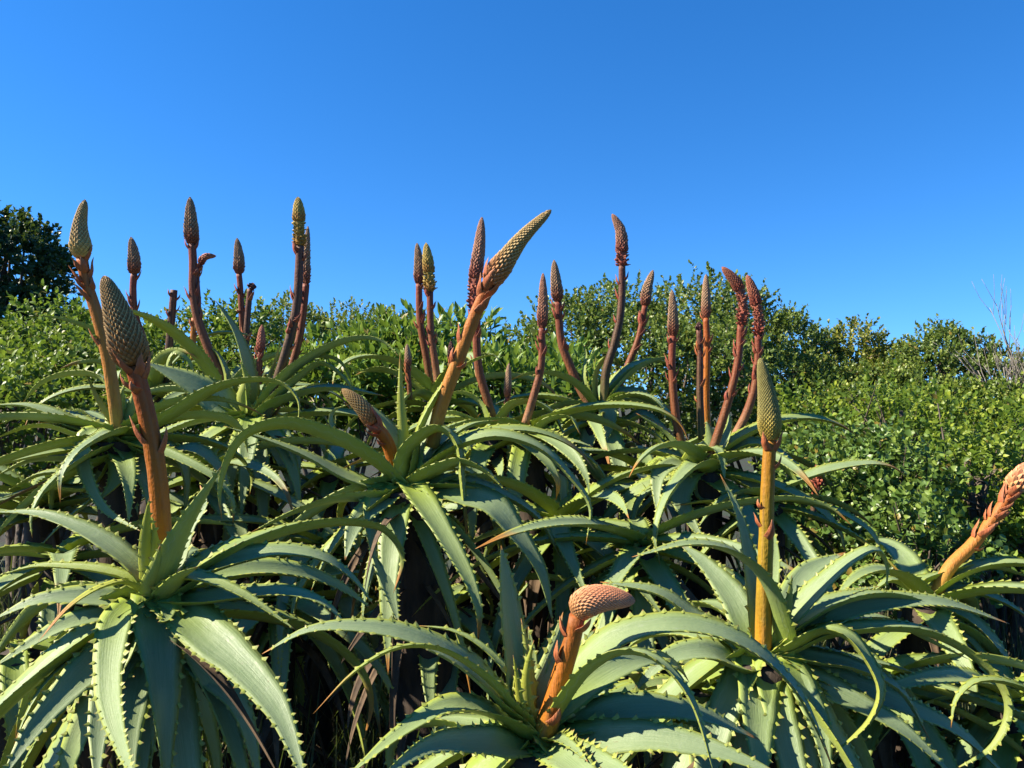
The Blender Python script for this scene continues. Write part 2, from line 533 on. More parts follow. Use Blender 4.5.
# ------------------------------------------------------------------ flower spike of packed scales
def spike_geometry(pts, Rm, per_row=13, lift=0.10, jitter=0.0, foot=0.72, blunt=1.7, seed=0, droop=0.0):
    rnd = random.Random(seed)
    n = 40
    c, L = spline(pts, n)
    T = tangents(c)
    ref = np.array((0.2, 0.95, 0.1))
    U = nrm(ref[None] - T * (T @ ref)[:, None])
    V = np.cross(T, U)
    tt = np.linspace(0, 1, n)

    def prof(s):
        if s < 0.22:
            x = s / 0.22
            return Rm * (foot + (1 - foot) * math.sin(x * math.pi / 2))
        x = (s - 0.22) / 0.78
        return Rm * max(0.04, (1 - 0.66 * x ** (blunt - 0.7)) * (1 - x ** 12) ** 0.5)
    core = []
    sides = 12
    verts, attr, faces = [], [], []
    for i in range(n):
        r = prof(tt[i]) * 0.93
        for k in range(sides):
            a = 2 * math.pi * k / sides
            verts.append(c[i] + (U[i] * math.cos(a) + V[i] * math.sin(a)) * r)
            attr.append((tt[i], 0.0, 0, 0.6))
    for i in range(n - 1):
        for k in range(sides):
            a, b = i * sides + k, i * sides + (k + 1) % sides
            faces.append((a, b, b + sides, a + sides))
    faces.append(tuple(range((n - 1) * sides, n * sides)))
    faces.append(tuple(range(sides))[::-1])

    def at(s, ang, rad):
        f = min(max(s, 0), 0.9999) * (n - 1)
        i = int(f); u = f - i
        cc = c[i] * (1 - u) + c[i + 1] * u
        e = nrm(c[-1] - c[-2])
        if s > 1: cc = cc + e * (s - 1) * L
        return cc + (U[i] * math.cos(ang) + V[i] * math.sin(ang)) * rad
    s, row = 0.0, 0
    while s < 0.985:
        r = prof(s)
        m = per_row
        if r < Rm * 0.35: m = max(5, int(per_row * 0.6))
        dl = 2 * math.pi * r / m           # width of one scale
        hs = dl * 1.25 / L                 # its length along the spike
        for k in range(m):
            ang = 2 * math.pi * (k + 0.5 * (row % 2)) / m + rnd.uniform(-jitter, jitter)
            da = math.pi / m * 1.04
            ss = s + rnd.uniform(-jitter, jitter) * hs * 0.5
            lf = lift * (1 + jitter * rnd.uniform(-1, 3)) * (0.85 + 0.9 * (1 - min(1, ss)) ** 3) * rnd.uniform(0.75, 1.25)
            r1, r2, r3 = prof(min(ss, 1)), prof(min(ss + hs * 0.5, 1)), prof(min(ss + hs, 1))
            dz = -droop * hs * rnd.uniform(0.3, 1.2)
            b = len(verts)
            verts += [at(ss - hs * 0.1, ang, r1 * 0.95),
                      at(ss + hs * 0.42, ang - da, r2 * 0.975), at(ss + hs * 0.42, ang + da, r2 * 0.975),
                      at(ss + hs * 0.52 + dz * .4, ang, r2 * (1 + lf * 0.95)),
                      at(ss + hs * 1.02 + dz, ang, r3 * (1 + lf * 0.9) + 0.0003),
                      at(ss + hs * 0.80 + dz * .7, ang - da * 0.55, r3 * (1 + lf * 0.35)), at(ss + hs * 0.80 + dz * .7, ang + da * 0.55, r3 * (1 + lf * 0.35))]
            q = rnd.random()
            sv = min(1, max(0, ss))
            attr += [(sv, 0.15, 0, q), (sv, 0.8, 0, q), (sv, 0.8, 0, q), (sv, 0.1, 0, q), (sv, 1.0, 0, q), (sv, 0.95, 0, q), (sv, 0.95, 0, q)]
            faces += [(b, b + 3, b + 1), (b, b + 2, b + 3), (b + 1, b + 3, b + 5), (b + 3, b + 2, b + 6), (b + 3, b + 4, b + 5), (b + 3, b + 6, b + 4)]
        s += hs * 0.5
        row += 1
    return verts, faces, attr


# ------------------------------------------------------------------ aloe plants
PLANT_GROUP = 'aloes of the thicket'
BASE = 0.0                     # ground height
seed_counter = [100]


def nxt():
    seed_counter[0] += 1
    return seed_counter[0]


def parse(s):
    return [tuple(float(v) for v in q.split(',')) for q in s.split()]


def add_leaf(root, pts, w, **kw):
    v, f, a = leaf_geometry(pts, w, seed=nxt(), **kw)
    return link_mesh('leaf', v, f, M['aloe'], root, a)


def gen_leaf_path(base, az, el, L, droop, curl=0.0, side=0.0, n=9):
    """a leaf rising at el, bending down along its length; az: 0 right, 90 away, -90 toward the viewer"""
    p = np.array(base, float)
    pts = [p.copy()]
    for i in range(n - 1):
        t = (i + 0.5) / (n - 1)
        ang = math.radians(el - droop * t ** 1.15 - curl * max(0, t - 0.6) ** 2 * 6)
        az_i = math.radians(az + side * t)
        p = p + L / (n - 1) * np.array((math.cos(ang) * math.cos(az_i), math.cos(ang) * math.sin(az_i), math.sin(ang)))
        pts.append(p.copy())
    return pts


def add_trunk(root, base, foot, r, ragged=True):
    rnd = random.Random(nxt())
    mid = (np.array(base) + np.array(foot)) / 2 + np.array((rnd.uniform(-.05, .05), rnd.uniform(-.05, .05), 0))
    v, f, a = tube_geometry([foot, mid, np.array(base) + np.array((0, 0, 0.0))], r * 1.2, r, 12, 0.03, 0.10, nxt())
    link_mesh('trunk', v, f, M['trunk'], root, a)
    if ragged:
        parts = []
        for i in range(24):
            az = rnd.uniform(0, 360)
            h = rnd.uniform(0.02, 0.55)
            b = np.array(base) + (np.array(foot) - np.array(base)) * (h / max(0.3, np.linalg.norm(np.array(foot) - np.array(base))))
            b = b + np.array((math.cos(math.radians(az)), math.sin(math.radians(az)), 0)) * r * 0.8
            pts = gen_leaf_path(b, az, rnd.uniform(-70, -25) if i % 3 else rnd.uniform(-35, 5), rnd.uniform(0.16, 0.34), rnd.uniform(20, 60), 0, rnd.uniform(-50, 50))
            parts.append(leaf_geometry(pts, rnd.uniform(0.015, 0.036), seed=nxt(), teeth=False, channel=0.25, thick=0.05, twist=rnd.uniform(-110, 110)))
        v, f, a = merge(parts)
        link_mesh('dry_leaf_skirt', v, f, M['dry'], root, a)


def fill_leaves(root, base, n, az0, az1, els, L, w, droop, yellow=(0.0, 0.4)):
    rnd = random.Random(nxt())
    for i in range(n):
        q = (i * 0.618034) % 1.0
        az = az0 + (az1 - az0) * q + rnd.uniform(-8, 8)
        lv = (i + 0.5) / n
        el = els[0] + (els[1] - els[0]) * lv + rnd.uniform(-8, 8)
        b = np.array(base) + np.array((math.cos(math.radians(az)) * 0.015, math.sin(math.radians(az)) * 0.015, -0.07 * lv + 0.02))
        l = L * rnd.uniform(0.65, 1.2)
        pts = gen_leaf_path(b, az, el, l, droop * rnd.uniform(0.75, 1.25), rnd.uniform(10, 110) if rnd.random() < 0.5 else 0, rnd.uniform(-38, 38))
        add_leaf(root, pts, w * rnd.uniform(0.82, 1.15), twist=rnd.uniform(-60, 60), yellow=rnd.uniform(*yellow), dry=rnd.choice((0.97, 0.96, 0.93, 0.88, 0.75)))


def add_stalk(root, depth, stalk, spike, w_stalk, w_spike, smat, pmat, bracts=(), bmat='bract', per_row=13, dd=0.0, sd=0.0, lift=0.10, jitter=0.0, foot=0.72, blunt=2.9, droop=0.0, top=0.85, head=0.0, hmat=None):
    """stalk: picture points from foot to top at depth (dd metres deeper at the top); spike: from its foot to its tip"""
    sp = parse(stalk)
    n = len(sp)
    pts = [P(x, y, depth + dd * i / max(1, n - 1)) for i, (x, y) in enumerate(sp)]
    r = w_stalk * depth / F / 2
    v, f, a = tube_geometry(pts, r * 1.08, r * top, 12, 0.012, 0.02, nxt(), ribs=0.03)
    st = link_mesh('flower_stalk', v, f, M[smat], root, a)
    dtop = depth + dd
    if spike:
        sk = parse(spike)
        pp = [P(x, y, dtop + sd * i / max(1, len(sk) - 1)) for i, (x, y) in enumerate(sk)]
        pp[0] = pts[-1] * 1.0
        if head:
            cc, _ = spline(pp, 21)
            k = int(20 * (1 - head))
            v, f, a = spike_geometry(list(cc[:k + 6:2]), 0.74 * w_spike * dtop / F / 2, 8, 0.32, 0.45, 0.75, 8.0, nxt(), 0.6)
            link_mesh('open_flowers', v, f, M[hmat or pmat], st, a)
            pp = list(cc[k::3])
            if np.linalg.norm(pp[-1] - cc[-1]) > 1e-6: pp.append(cc[-1])
        v, f, a = spike_geometry(pp, 0.88 * w_spike * dtop / F / 2, per_row, lift, jitter, foot, blunt, nxt(), droop)
        link_mesh('flower_spike', v, f, M[pmat], st, a)
    c, L = spline(pts, 60)
    T = tangents(c)
    rnd = random.Random(nxt())
    bracts = list(bracts)
    for k in range((2 if w_stalk > 12 else rnd.randint(3, 6)) if spike else 2):
        bx, by = proj(c[int(60 * rnd.uniform(0.45, 0.97))])
        bracts.append((bx, by, rnd.choice((rnd.uniform(-10, 60), rnd.uniform(120, 190))), (5 + w_stalk * 0.75) * rnd.uniform(0.7, 1.2)))
    for (bx, by, ang, size) in bracts:
        # nearest stalk point to the picture position
        d = [np.hypot(*(np.array(proj(q)) - (bx, by))) for q in c]
        i = int(np.argmin(d))
        q, t = c[i], T[i]
        right = nrm(np.cross(t, nrm(q - CAM)))
        toc = nrm(np.cross(right, t))
        if toc @ (CAM - q) < 0: toc = -toc
        s = right if right[0] > 0 else -right
        o = nrm(s * math.cos(math.radians(ang)) + toc * math.sin(math.radians(ang)))
        ln = 0.85 * size * depth / F
        p0 = q + o * r * 0.80
        fl = rnd.uniform(0.03, 0.20)
        p = [p0, p0 + t * ln * 0.40 + o * r * 0.55, p0 + t * ln * 0.8 + o * (r * 0.60 + ln * fl * .5), p0 + t * ln * 1.1 + o * (r * 0.55 + ln * fl) + right * rnd.uniform(-.10, .10) * ln]
        v, f, a = leaf_geometry(p, max(r * 1.25, ln * 0.50), seed=nxt(), teeth=False, channel=0.30, thick=0.06, radial=o, power=1.7, clasp=0.9)
        # concave side faces the stalk
        link_mesh('bract', v, f, M[bmat], st, a)
    return st


def proj(p):
    c, s = math.cos(PITCH), math.sin(PITCH)
    d = np.asarray(p, float) - CAM
    depth = d[1] * c + d[2] * s
    up = -d[1] * s + d[2] * c
    return (512 + F * d[0] / depth, 384 - F * up / depth)


def plant(label, cx, cy, depth, leaves=(), fill=(), foot=(0, 0.12), trunk_r=0.045, ragged=True, offshoot=False, group=PLANT_GROUP):
    base = P(cx, cy, depth)
    ft = np.array((base[0] + foot[0], base[1] + foot[1], BASE))
    root = empty('aloe_plant', ft.tolist())
    tag(root, label, 'aloe', group)
    add_trunk(root, base + np.array((0, 0, -0.01)), ft, trunk_r, ragged)
    for lf in leaves:
        w, D, roll, path = lf[:4]
        if roll > 0: roll *= 1.6
        kw = dict(lf[4]) if len(lf) > 4 else {}
        px = parse(path)
        if math.hypot(px[0][0] - cx, px[0][1] - cy) > 10 and not kw.pop('free', False):
            px = [(cx + (px[0][0] - cx) * 0.15, cy + (px[0][1] - cy) * 0.15 + 3)] + px
        kw.pop('free', None)
        # depth along the leaf, by its picture length
        ds = [0]
        for i in range(len(px) - 1): ds.append(ds[-1] + math.hypot(px[i + 1][0] - px[i][0], px[i + 1][1] - px[i][1]) + 6)
        pw = kw.pop('pw', 1.0)
        d0 = kw.pop('d0', 0.0)
        pts = [P(x, y, depth + (d0 + (D - d0) * (q / ds[-1]) ** pw) / 100.0) for (x, y), q in zip(px, ds)]
        kw.setdefault('yellow', R.uniform(0.0, 0.18))
        kw.setdefault('dry', R.choice((0.97, 0.96, 0.95, 0.9)))
        add_leaf(root, pts, w * depth / F, roll=roll, **kw)
    for fl in fill:
        fill_leaves(root, base, *fl)
    return root


exec_sections = []
Y = lambda v, **k: dict(yellow=v, **k)

# ---- front left rosette, tan spike
A = plant('large front aloe rosette at lower left carrying the thick tan cone on an orange stalk', 154, 601, 1.10, [
    (30, 8, 10, '140,574 105,543 70,524 35,513 -8,512'),
    (20, 4, 5, '140,584 105,571 63,566 35,566 -6,577', Y(.5)),
    (13, -14, 0, '140,590 125,582 101,587 70,606 38,642', Y(.8, dry=.55, tooth=.7)),
    (31, -6, 20, '130,601 70,597 35,601 -8,620'),
    (29, -12, 15, '122,612 70,623 35,641 -8,668'),
    (22, -16, -15, '125,625 108,636 72,660 46,684 28,712 14,745', Y(.3)),
    (40, -22, 20, '130,625 105,655 70,689 35,728 0,782', Y(.08)),
    (34, -24, 10, '140,640 112,676 100,723 96,790'),
    (30, -32, -5, '150,603 136,603 120,618 112,650 110,695 119,737 136,785', Y(.3, twist=25)),
    (38, -22, 10, '150,622 141,657 134,697 130,740 132,790'),
    (34, -10, 10, '154,640 150,667 146,716 143,790', Y(.1)),
    (46, -24, 12, '160,603 178,612 209,638 246,671 278,711 308,790', Y(.02)),
    (42, -10, 5, '168,622 185,648 213,680 240,711 262,790', Y(.02)),
    (22, -10, 5, '160,592 181,577 209,580 244,595 296,630', Y(.45)),
    (32, 6, 14, '170,596 188,585 212,568 245,557 282,551 322,557 352,577 374,606'),
    (30, -4, 12, '172,602 196,600 244,594 290,592 326,604 348,628'),
    (17, -6, 0, '150,592 148,570 146,535 149,498', Y(.5)),
    (15, -4, 0, '158,590 153,565 155,545 152,515', Y(.55)),
    (32, -5, -10, '155,603 165,572 180,538 202,498 222,466', Y(.25, pw=.5, free=True)),
    (22, -5, 0, '152,603 152,580 157,562 160,545', Y(.35, pw=.5, free=True)),
    (26, -8, 0, '162,602 172,588 184,574 200,566', Y(.3)),
    (26, 10, 0, '165,590 182,552 190,528 205,505 200,485'),
    (16, -6, 10, '156,600 150,606 146,612 150,618', Y(.5)),
    (20, -8, 10, '160,603 168,610 165,620 158,622', Y(.4)),
], [(9, 20, 170, (30, -10), .42, .055, 70), (10, 170, 370, (-25, -60), .42, .06, 40)], foot=(0.03, 0.12))
add_stalk(A, 1.115, '163,585 162,540 158,480 150,430 142,395 134,366', '133,362 126,340 117,312 104,276', 19, 37, 'stalk_orange', 'sp_tan',
          [(150, 445, 180, 34), (160, 455, 20, 30), (136, 375, 150, 30), (138, 378, 60, 24), (140, 382, 10, 26)], per_row=17, dd=-0.03, lift=0.12, foot=0.62, blunt=1.95)

# ---- front centre rosette, pink spike
B = plant('front aloe rosette at bottom centre with a short pinkish cone leaning right', 537, 738, 0.95, [
    (36, -6, 14, '520,718 507,706 465,664 413,637 361,627 308,630 262,654'),
    (18, -12, -10, '525,716 514,708 483,675 437,648 396,648 354,672 313,714', Y(.5, dry=.8)),
    (15, 8, 0, '520,700 507,672 479,644 451,630 410,625', Y(.4, dry=.86)),
    (27, 3, 18, '524,716 518,690 514,650 508,598 501,545', Y(.15, dry=.99, power=4)),
    (17, 1, 0, '530,726 530,692 528,655 521,618', Y(.4)),
    (15, -3, 5, '534,730 526,700 527,668 534,640', Y(.5)),
    (20, 3, 5, '545,728 549,690 556,655 568,628', Y(.3)),
    (34, -16, 5, '530,738 493,713 451,706 403,731 345,778', Y(.35)),
    (36, -22, 25, '530,748 479,743 430,747 380,778', Y(.1)),
    (38, -24, 20, '540,745 553,750 580,770 610,800', Y(.1)),
    (38, 0, 14, '545,728 560,696 590,659 624,636 674,625 725,634 768,659 797,690 818,730 836,778'),
    (26, -14, -5, '545,735 556,716 590,669 624,651 658,660 691,699 716,780', Y(.3)),
    (26, 4, 10, '532,728 540,690 553,650 563,612', Y(.4)),
    (24, 10, 10, '540,725 556,690 575,655 596,628', Y(.3)),
    (20, 6, 0, '528,722 530,690 533,660 528,625', Y(.4)),
    (40, -10, 22, '550,742 590,742 650,738 720,752 790,780', Y(.0)),
    (40, 4, 22, '550,738 590,722 640,708 700,714 760,740', Y(.0)),
    (30, -22, 20, '555,748 600,762 650,785', Y(.1)),
    (20, 0, 0, '526,728 515,712 512,690 518,668', Y(.5)),
    (14, -4, 0, '528,728 519,700 516,672 513,655', Y(.6)),
    (16, -14, 10, '540,742 556,738 572,746 588,762', Y(.3)),
], [(6, 30, 150, (40, 0), .36, .05, 70), (9, 150, 400, (-25, -60), .40, .055, 40)], foot=(0.0, 0.15))
add_stalk(B, 0.94, '543,740 552,708 563,670 574,634 577,616', '577,613 586,603 604,598 635,601', 21.5, 33, 'stalk_deep', 'sp_pink',
          [(566, 664, 150, 26), (548, 722, 60, 26)], per_row=22, dd=-0.02, lift=0.055, foot=0.52, blunt=2.4, top=0.75)

# ---- front right rosette, olive spike
C_ = plant('front right aloe rosette with an olive green cone on a straight amber stalk', 764, 652, 1.22, [
    (28, -10, 10, '780,648 778,620 770,592 755,568 728,549 690,543 632,557', Y(.1)),
    (38, 16, 15, '752,640 735,602 706,565 676,540', Y(.02)),
    (24, 10, 0, '760,632 751,572 738,512 720,474', Y(.15)),
    (20, 4, 0, '768,640 770,600 776,560 772,520', Y(.3)),
    (30, 0, 12, '782,636 793,618 820,588 853,559 877,549 887,563 886,592', Y(.15)),
    (40, 16, 12, '780,636 790,608 806,574 846,552', Y(.0)),
    (26, 8, 5, '785,640 797,636 842,596 880,586', Y(.1)),
    (26, -14, 0, '780,652 794,646 824,630 848,636 868,660 880,690 870,720 830,757', Y(.4)),
    (36, 10, 16, '790,644 839,613 886,603 945,603 1010,624', Y(.0)),
    (30, -6, 0, '790,650 820,636 862,629 913,629 957,645 996,678 1008,708 994,744 950,772', Y(.25)),
    (34, -10, 20, '775,662 800,676 862,706 906,732 960,782', Y(.05)),
    (36, 0, 20, '778,658 820,676 913,710 960,733 1015,785', Y(.05)),
    (44, -20, 15, '762,660 757,682 757,725 762,795', Y(.3)),
    (34, -18, 0, '772,660 790,672 810,706 822,740 828,790', Y(.15)),
    (38, -8, 15, '752,662 745,667 708,652 668,659 630,695', Y(.0)),
    (32, 4, 10, '750,654 735,640 701,621 658,592 600,582', Y(.0, dry=.93)),
    (18, -4, 0, '772,648 784,630 789,605 792,575', Y(.3)),
    (30, -4, 10, '780,655 820,660 850,665 900,690 930,740', Y(.0)),
    (26, 14, 0, '790,645 830,625 880,618 930,640 970,660', Y(.1)),
], [(8, 20, 160, (35, -5), .42, .055, 70), (10, 170, 370, (-25, -65), .42, .06, 40)], foot=(0.05, 0.15))
add_stalk(C_, 1.21, '763,655 764,600 766,540 768,480 770,440', '770,436 769,415 766,390 760,358', 15, 24, 'stalk_amber', 'sp_olive',
          [(765, 540, 60, 24), (769, 452, 120, 22), (770, 452, 20, 24), (770, 470, 0, 18)], per_row=20, dd=-0.02, lift=0.09, foot=0.62, blunt=1.9)

# ---- centre middle rosette, two stalks
D = plant('middle aloe on a dark trunk with a long leaning cone and a stubby bent cone', 406, 484, 1.70, [
    (30, -12, -22, '405,486 370,458 320,433 282,425 246,435 228,460 220,490 222,520', Y(.4)),
    (24, -4, 8, '392,492 380,490 345,477 307,456 262,438 224,426', Y(.05)),
    (24, -18, -15, '395,494 370,497 332,500 295,511 246,535', Y(.15)),
    (38, -28, 15, '402,490 385,502 381,535 387,580 399,626', Y(.05)),
    (32, -6, 0, '405,480 406,458 420,438 440,428 456,442 462,480 466,530 467,556', Y(.3, dry=.72, power=.8)),
    (28, -4, 10, '412,480 445,453 470,441 500,436 540,448 570,476 590,506 586,545', Y(.1)),
    (36, -14, 16, '412,488 432,493 462,497 492,506 514,531 540,570 553,624', Y(.0)),
    (30, 2, 10, '415,486 460,484 505,496 540,520 562,560', Y(.0)),
    (12, 0, 0, '405,478 404,440 401,402 400,352', Y(.5, dry=.85)),
    (26, 8, -10, '402,474 398,445 382,418 358,396', Y(.3)),
    (22, 4, 0, '412,474 421,428 440,391 460,368 484,356 504,355', Y(.55)),
    (18, 14, 0, '395,470 360,450 334,432 332,412 350,404', Y(.2)),
    (26, 12, 0, '415,478 436,448 470,425 500,420', Y(.1)),
    (30, -18, 15, '398,492 376,505 356,525 345,560', Y(.05)),
    (24, 10, 0, '410,476 415,450 428,425 430,400', Y(.2)),
    (28, -6, -10, '412,484 440,470 462,462 485,470 505,490', Y(.35)),
], [(8, 10, 170, (40, -10), .42, .055, 75), (8, 180, 360, (-15, -45), .40, .055, 50)], foot=(0.04, 0.02), trunk_r=0.06)
add_stalk(D, 1.72, '397,476 391,452 384,436 373,424', '373,426 366,412 356,401 342,389', 14, 17, 'stalk_orange', 'sp_tan',
          [(380, 430, 120, 18), (383, 425, 20, 24)], dd=-0.04, lift=.12, foot=.8, bmat='bract_red')
add_stalk(D, 1.74, '432,446 440,410 456,366 474,318 490,282', '492,279 504,262 524,236 551,210', 14, 23, 'stalk_pale', 'sp_big',
          [(464, 345, 170, 22), (474, 312, 60, 24), (482, 300, 160, 24), (484, 296, 20, 28), (490, 284, 170, 26), (492, 284, 40, 30), (488, 290, 100, 26)], per_row=13, dd=-0.06, sd=-0.03, lift=.14, foot=.85, blunt=1.5)

# ---- second row left, behind the front left rosette
E = plant('aloe behind the left front rosette, its tall pink stalk topped by a straw cone', 118, 436, 1.75, [
    (22, 4, 10, '110,440 72,424 50,412 25,405 -10,405'),
    (20, -4, 0, '108,440 80,436 50,426 25,427 -8,440', Y(.5)),
    (20, 8, -10, '120,420 105,380 70,374 40,384 22,404', Y(.3)),
    (24, -8, 5, '110,446 75,457 30,460 -8,478'),
    (22, -4, 5, '112,448 88,470 40,474 5,492'),
    (22, -14, 5, '112,452 88,487 45,487 -8,500', Y(.15)),
    (15, -22, 0, '114,446 102,430 87,434 84,460 91,486 107,511 142,532', Y(.3, twist=30)),
    (30, -14, -20, '118,446 124,462 118,480 100,500', Y(.4)),
    (28, -10, 10, '122,446 138,462 150,490 152,520'),
    (10, 4, 0, '116,430 110,420 98,400 86,374', Y(.5)),
    (16, 0, 0, '120,432 118,410 124,385', Y(.4)),
    (14, 2, 0, '122,434 130,410 134,388', Y(.4)),
    (22, -8, -10, '125,436 150,428 176,414 210,392 250,380 282,383 298,400 298,426', Y(.35)),
    (24, 4, 10, '125,440 150,440 176,455 186,480 184,520', Y(.0)),
    (26, -2, 10, '124,444 160,455 195,450 220,470 232,510'),
    (22, 10, 10, '112,446 70,448 30,452 -10,462', Y(.1)),
    (20, 14, 0, '112,438 76,418 40,410 0,424', Y(.2)),
], [(9, 10, 170, (45, -10), .42, .055, 65), (8, 180, 360, (12, -15), .40, .05, 35)])
add_stalk(E, 1.74, '118,432 115,405 108,360 98,318 86,280 82,258', '82,256 80,240 80,224 85,200', 12, 22, 'stalk_pale', 'sp_straw',
          [(84, 282, 180, 20), (86, 280, 10, 22), (84, 272, 90, 18), (92, 300, 150, 20), (104, 346, 180, 22), (82, 262, 20, 16)], dd=-0.05, lift=.1, foot=.55, blunt=1.5)

# ---- second row, behind: rosette with the yellow spike
F_ = plant('second row aloe whose tall dark stalk ends in a shaggy yellow flower cone', 252, 420, 2.25, [
    (36, -4, 35, '246,420 235,416 200,388 146,362', Y(.0)),
    (22, 2, 5, '250,414 248,372 235,330 215,300', Y(.05)),
    (16, 2, 0, '255,412 262,398 272,370 281,342', Y(.1)),
    (20, 4, -5, '258,414 264,400 287,373 315,356 340,361 354,388', Y(.2)),
    (20, 0, 0, '258,416 264,410 300,377 322,363 346,380 358,400', Y(.25)),
    (26, 4, 5, '258,418 268,408 307,391 340,388 385,396', Y(.1)),
    (16, 2, -10, '245,416 200,400 168,370 175,352 190,362 193,396', Y(.25)),
    (24, -12, 10, '250,424 236,435 214,452 205,480', Y(.1)),
    (24, -12, 10, '256,424 275,432 292,450 300,480', Y(.05)),
    (22, -14, -10, '253,424 256,440 250,470 246,500', Y(.1)),
    (16, -4, 0, '250,418 241,400 246,380 240,360', Y(.4)),
], [(10, 0, 180, (55, -10), .45, .058, 75), (10, 180, 360, (-5, -50), .45, .058, 55)])
add_stalk(F_, 2.25, '264,424 274,390 287,348 296,310 299,270 300,246', '300,244 299,232 299,220 298,197', 9.5, 12.5, 'stalk_dark', 'sp_yellow',
          [(297, 300, 180, 14), (299, 262, 10, 14), (300, 254, 180, 14), (286, 350, 20, 12)], bmat='bract_red', per_row=11, lift=.14, jitter=.05, foot=.95, blunt=2.8, head=.48)
add_stalk(F_, 2.34, '270,420 288,378 300,335 305,296 306,284', '306,282 306,260 308,226', 8, 8.5, 'stalk_red', 'sp_brown', [(303, 305, 170, 12)], per_row=9, lift=.2, jitter=.15, bmat='bract_red')

# ---- aloes further back
K = plant('aloe behind the tall pink stalk, with a slim russet cone and a broken dark stub', 152, 392, 2.7, [],
          [(14, 0, 360, (70, 0), .42, .055, 80)], trunk_r=.04)
add_stalk(K, 2.7, '150,392 145,346 135,315 133,290 134,274', '134,272 134,258 131,237', 7.5, 11, 'stalk_red', 'sp_brown', [(137, 310, 10, 12), (133, 300, 180, 12)], bmat='bract_red', per_row=11, lift=.28, foot=.55)
add_stalk(K, 2.75, '166,392 169,350 171,325 174,290', '', 8, 0, 'stalk_dark', '', [(171, 330, 170, 12), (174, 300, 10, 8), (174, 297, 160, 8)], bmat='bract_red')

K2 = plant('aloe behind the yellow flowered one with a tall russet cone and a curled side shoot', 226, 400, 2.6, [
    (16, 0, 0, '224,398 226,375 214,350 200,345', Y(.2)),
], [(12, 0, 360, (70, -5), .42, .055, 80)], trunk_r=.04)
add_stalk(K2, 2.6, '228,396 220,375 207,345 197,316 193,290 193,262 192,244', '192,242 191,224 190,197', 9, 12.5, 'stalk_mauve', 'sp_brown', [(194, 300, 180, 16), (196, 298, 30, 16), (193, 250, 180, 12), (193, 250, 20, 12)], bmat='bract_red', per_row=11, lift=.28, foot=.55)
add_stalk(K2, 2.63, '198,330 198,300 197,275 200,264', '200,264 205,257 216,256', 6, 7, 'stalk_red', 'sp_wilt', [], per_row=8, lift=.2)
add_stalk(K2, 2.66, '194,360 193,340 194,318', '', 6, 0, 'stalk_pale', '')

K3 = plant('aloe with a slim cone, a black snapped stalk and a short red bud', 246, 396, 2.9, [], [(12, 0, 360, (65, -5), .40, .05, 80)], trunk_r=.04)
add_stalk(K3, 2.9, '248,392 244,345 242,318 240,284 239,274', '239,272 239,258 237,238', 6.5, 9.5, 'stalk_red', 'sp_brown', [(241, 298, 10, 10)], bmat='bract_red', per_row=10, lift=.30, foot=.55)
add_stalk(K3, 2.85, '246,392 246,345 248,312 250,289', '250,291 252,287 256,287', 6.5, 7, 'stalk_dark', 'sp_dark', [], per_row=7, lift=.3, jitter=.3)
add_stalk(K3, 2.6, '257,396 259,372 260,352', '260,352 261,342 262,325', 7, 9.5, 'stalk_red', 'sp_wilt', [(260, 356, 180, 10)], bmat='bract_red', per_row=9)

L_ = plant('aloe behind the middle rosette with twin slender cones, one shedding yellow flowers', 434, 398, 2.7, [
    (20, 0, 0, '430,396 405,378 380,368 356,372', Y(.2)),
], [(14, 0, 360, (65, -10), .45, .055, 80)], trunk_r=.04)
add_stalk(L_, 2.72, '432,394 426,356 420,322 419,290 419,284', '419,282 419,265 417,243', 7.5, 9.5, 'stalk_red', 'sp_brown', [(420, 322, 20, 14), (418, 330, 170, 10), (419, 290, 30, 10)], bmat='bract_red', per_row=10, lift=.30, foot=.55)
add_stalk(L_, 2.66, '440,396 435,362 431,330 430,300 430,292', '430,290 429,272 426,243', 7.5, 11, 'stalk_mauve', 'sp_yellow', [(431, 310, 10, 10), (433, 340, 20, 10), (430, 298, 170, 10)], bmat='bract_red', per_row=11, lift=.16, jitter=.08, foot=.95, head=.6)
add_stalk(L_, 2.5, '410,400 409,380 408,366', '408,366 408,358 407,344', 5, 7.5, 'stalk_red', 'sp_brown', [], per_row=8)
add_stalk(L_, 2.8, '452,392 452,375 451,360', '451,362 451,352 451,341', 4, 6, 'stalk_dark', 'sp_dark', [], per_row=7, lift=.3, jitter=.2)

L2 = plant('aloe right behind the long leaning cone, its tall crimson cone nearly touching it', 494, 432, 2.15, [
    (18, 0, 0, '492,430 480,402 462,392 440,396', Y(.2)),
    (20, -4, 0, '496,430 512,405 532,402 552,412 566,440', Y(.15)),
    (20, -4, 0, '490,432 470,420 450,412 430,424', Y(.15)),
], [(9, 0, 360, (25, -20), .42, .055, 60)], trunk_r=.04)
add_stalk(L2, 2.15, '496,430 488,402 479,370 476,330 475,312', '475,306 475,280 479,250 482,217', 9, 13, 'stalk_red', 'sp_red', [(475, 320, 180, 14), (477, 318, 20, 14)], bmat='bract_red', per_row=12, lift=.16, jitter=.08, foot=.95, head=.62, hmat='sp_wilt')
add_stalk(L2, 2.3, '506,425 507,408 507,396', '507,396 508,382 509,363', 5, 8, 'stalk_red', 'sp_brown', [], per_row=9)

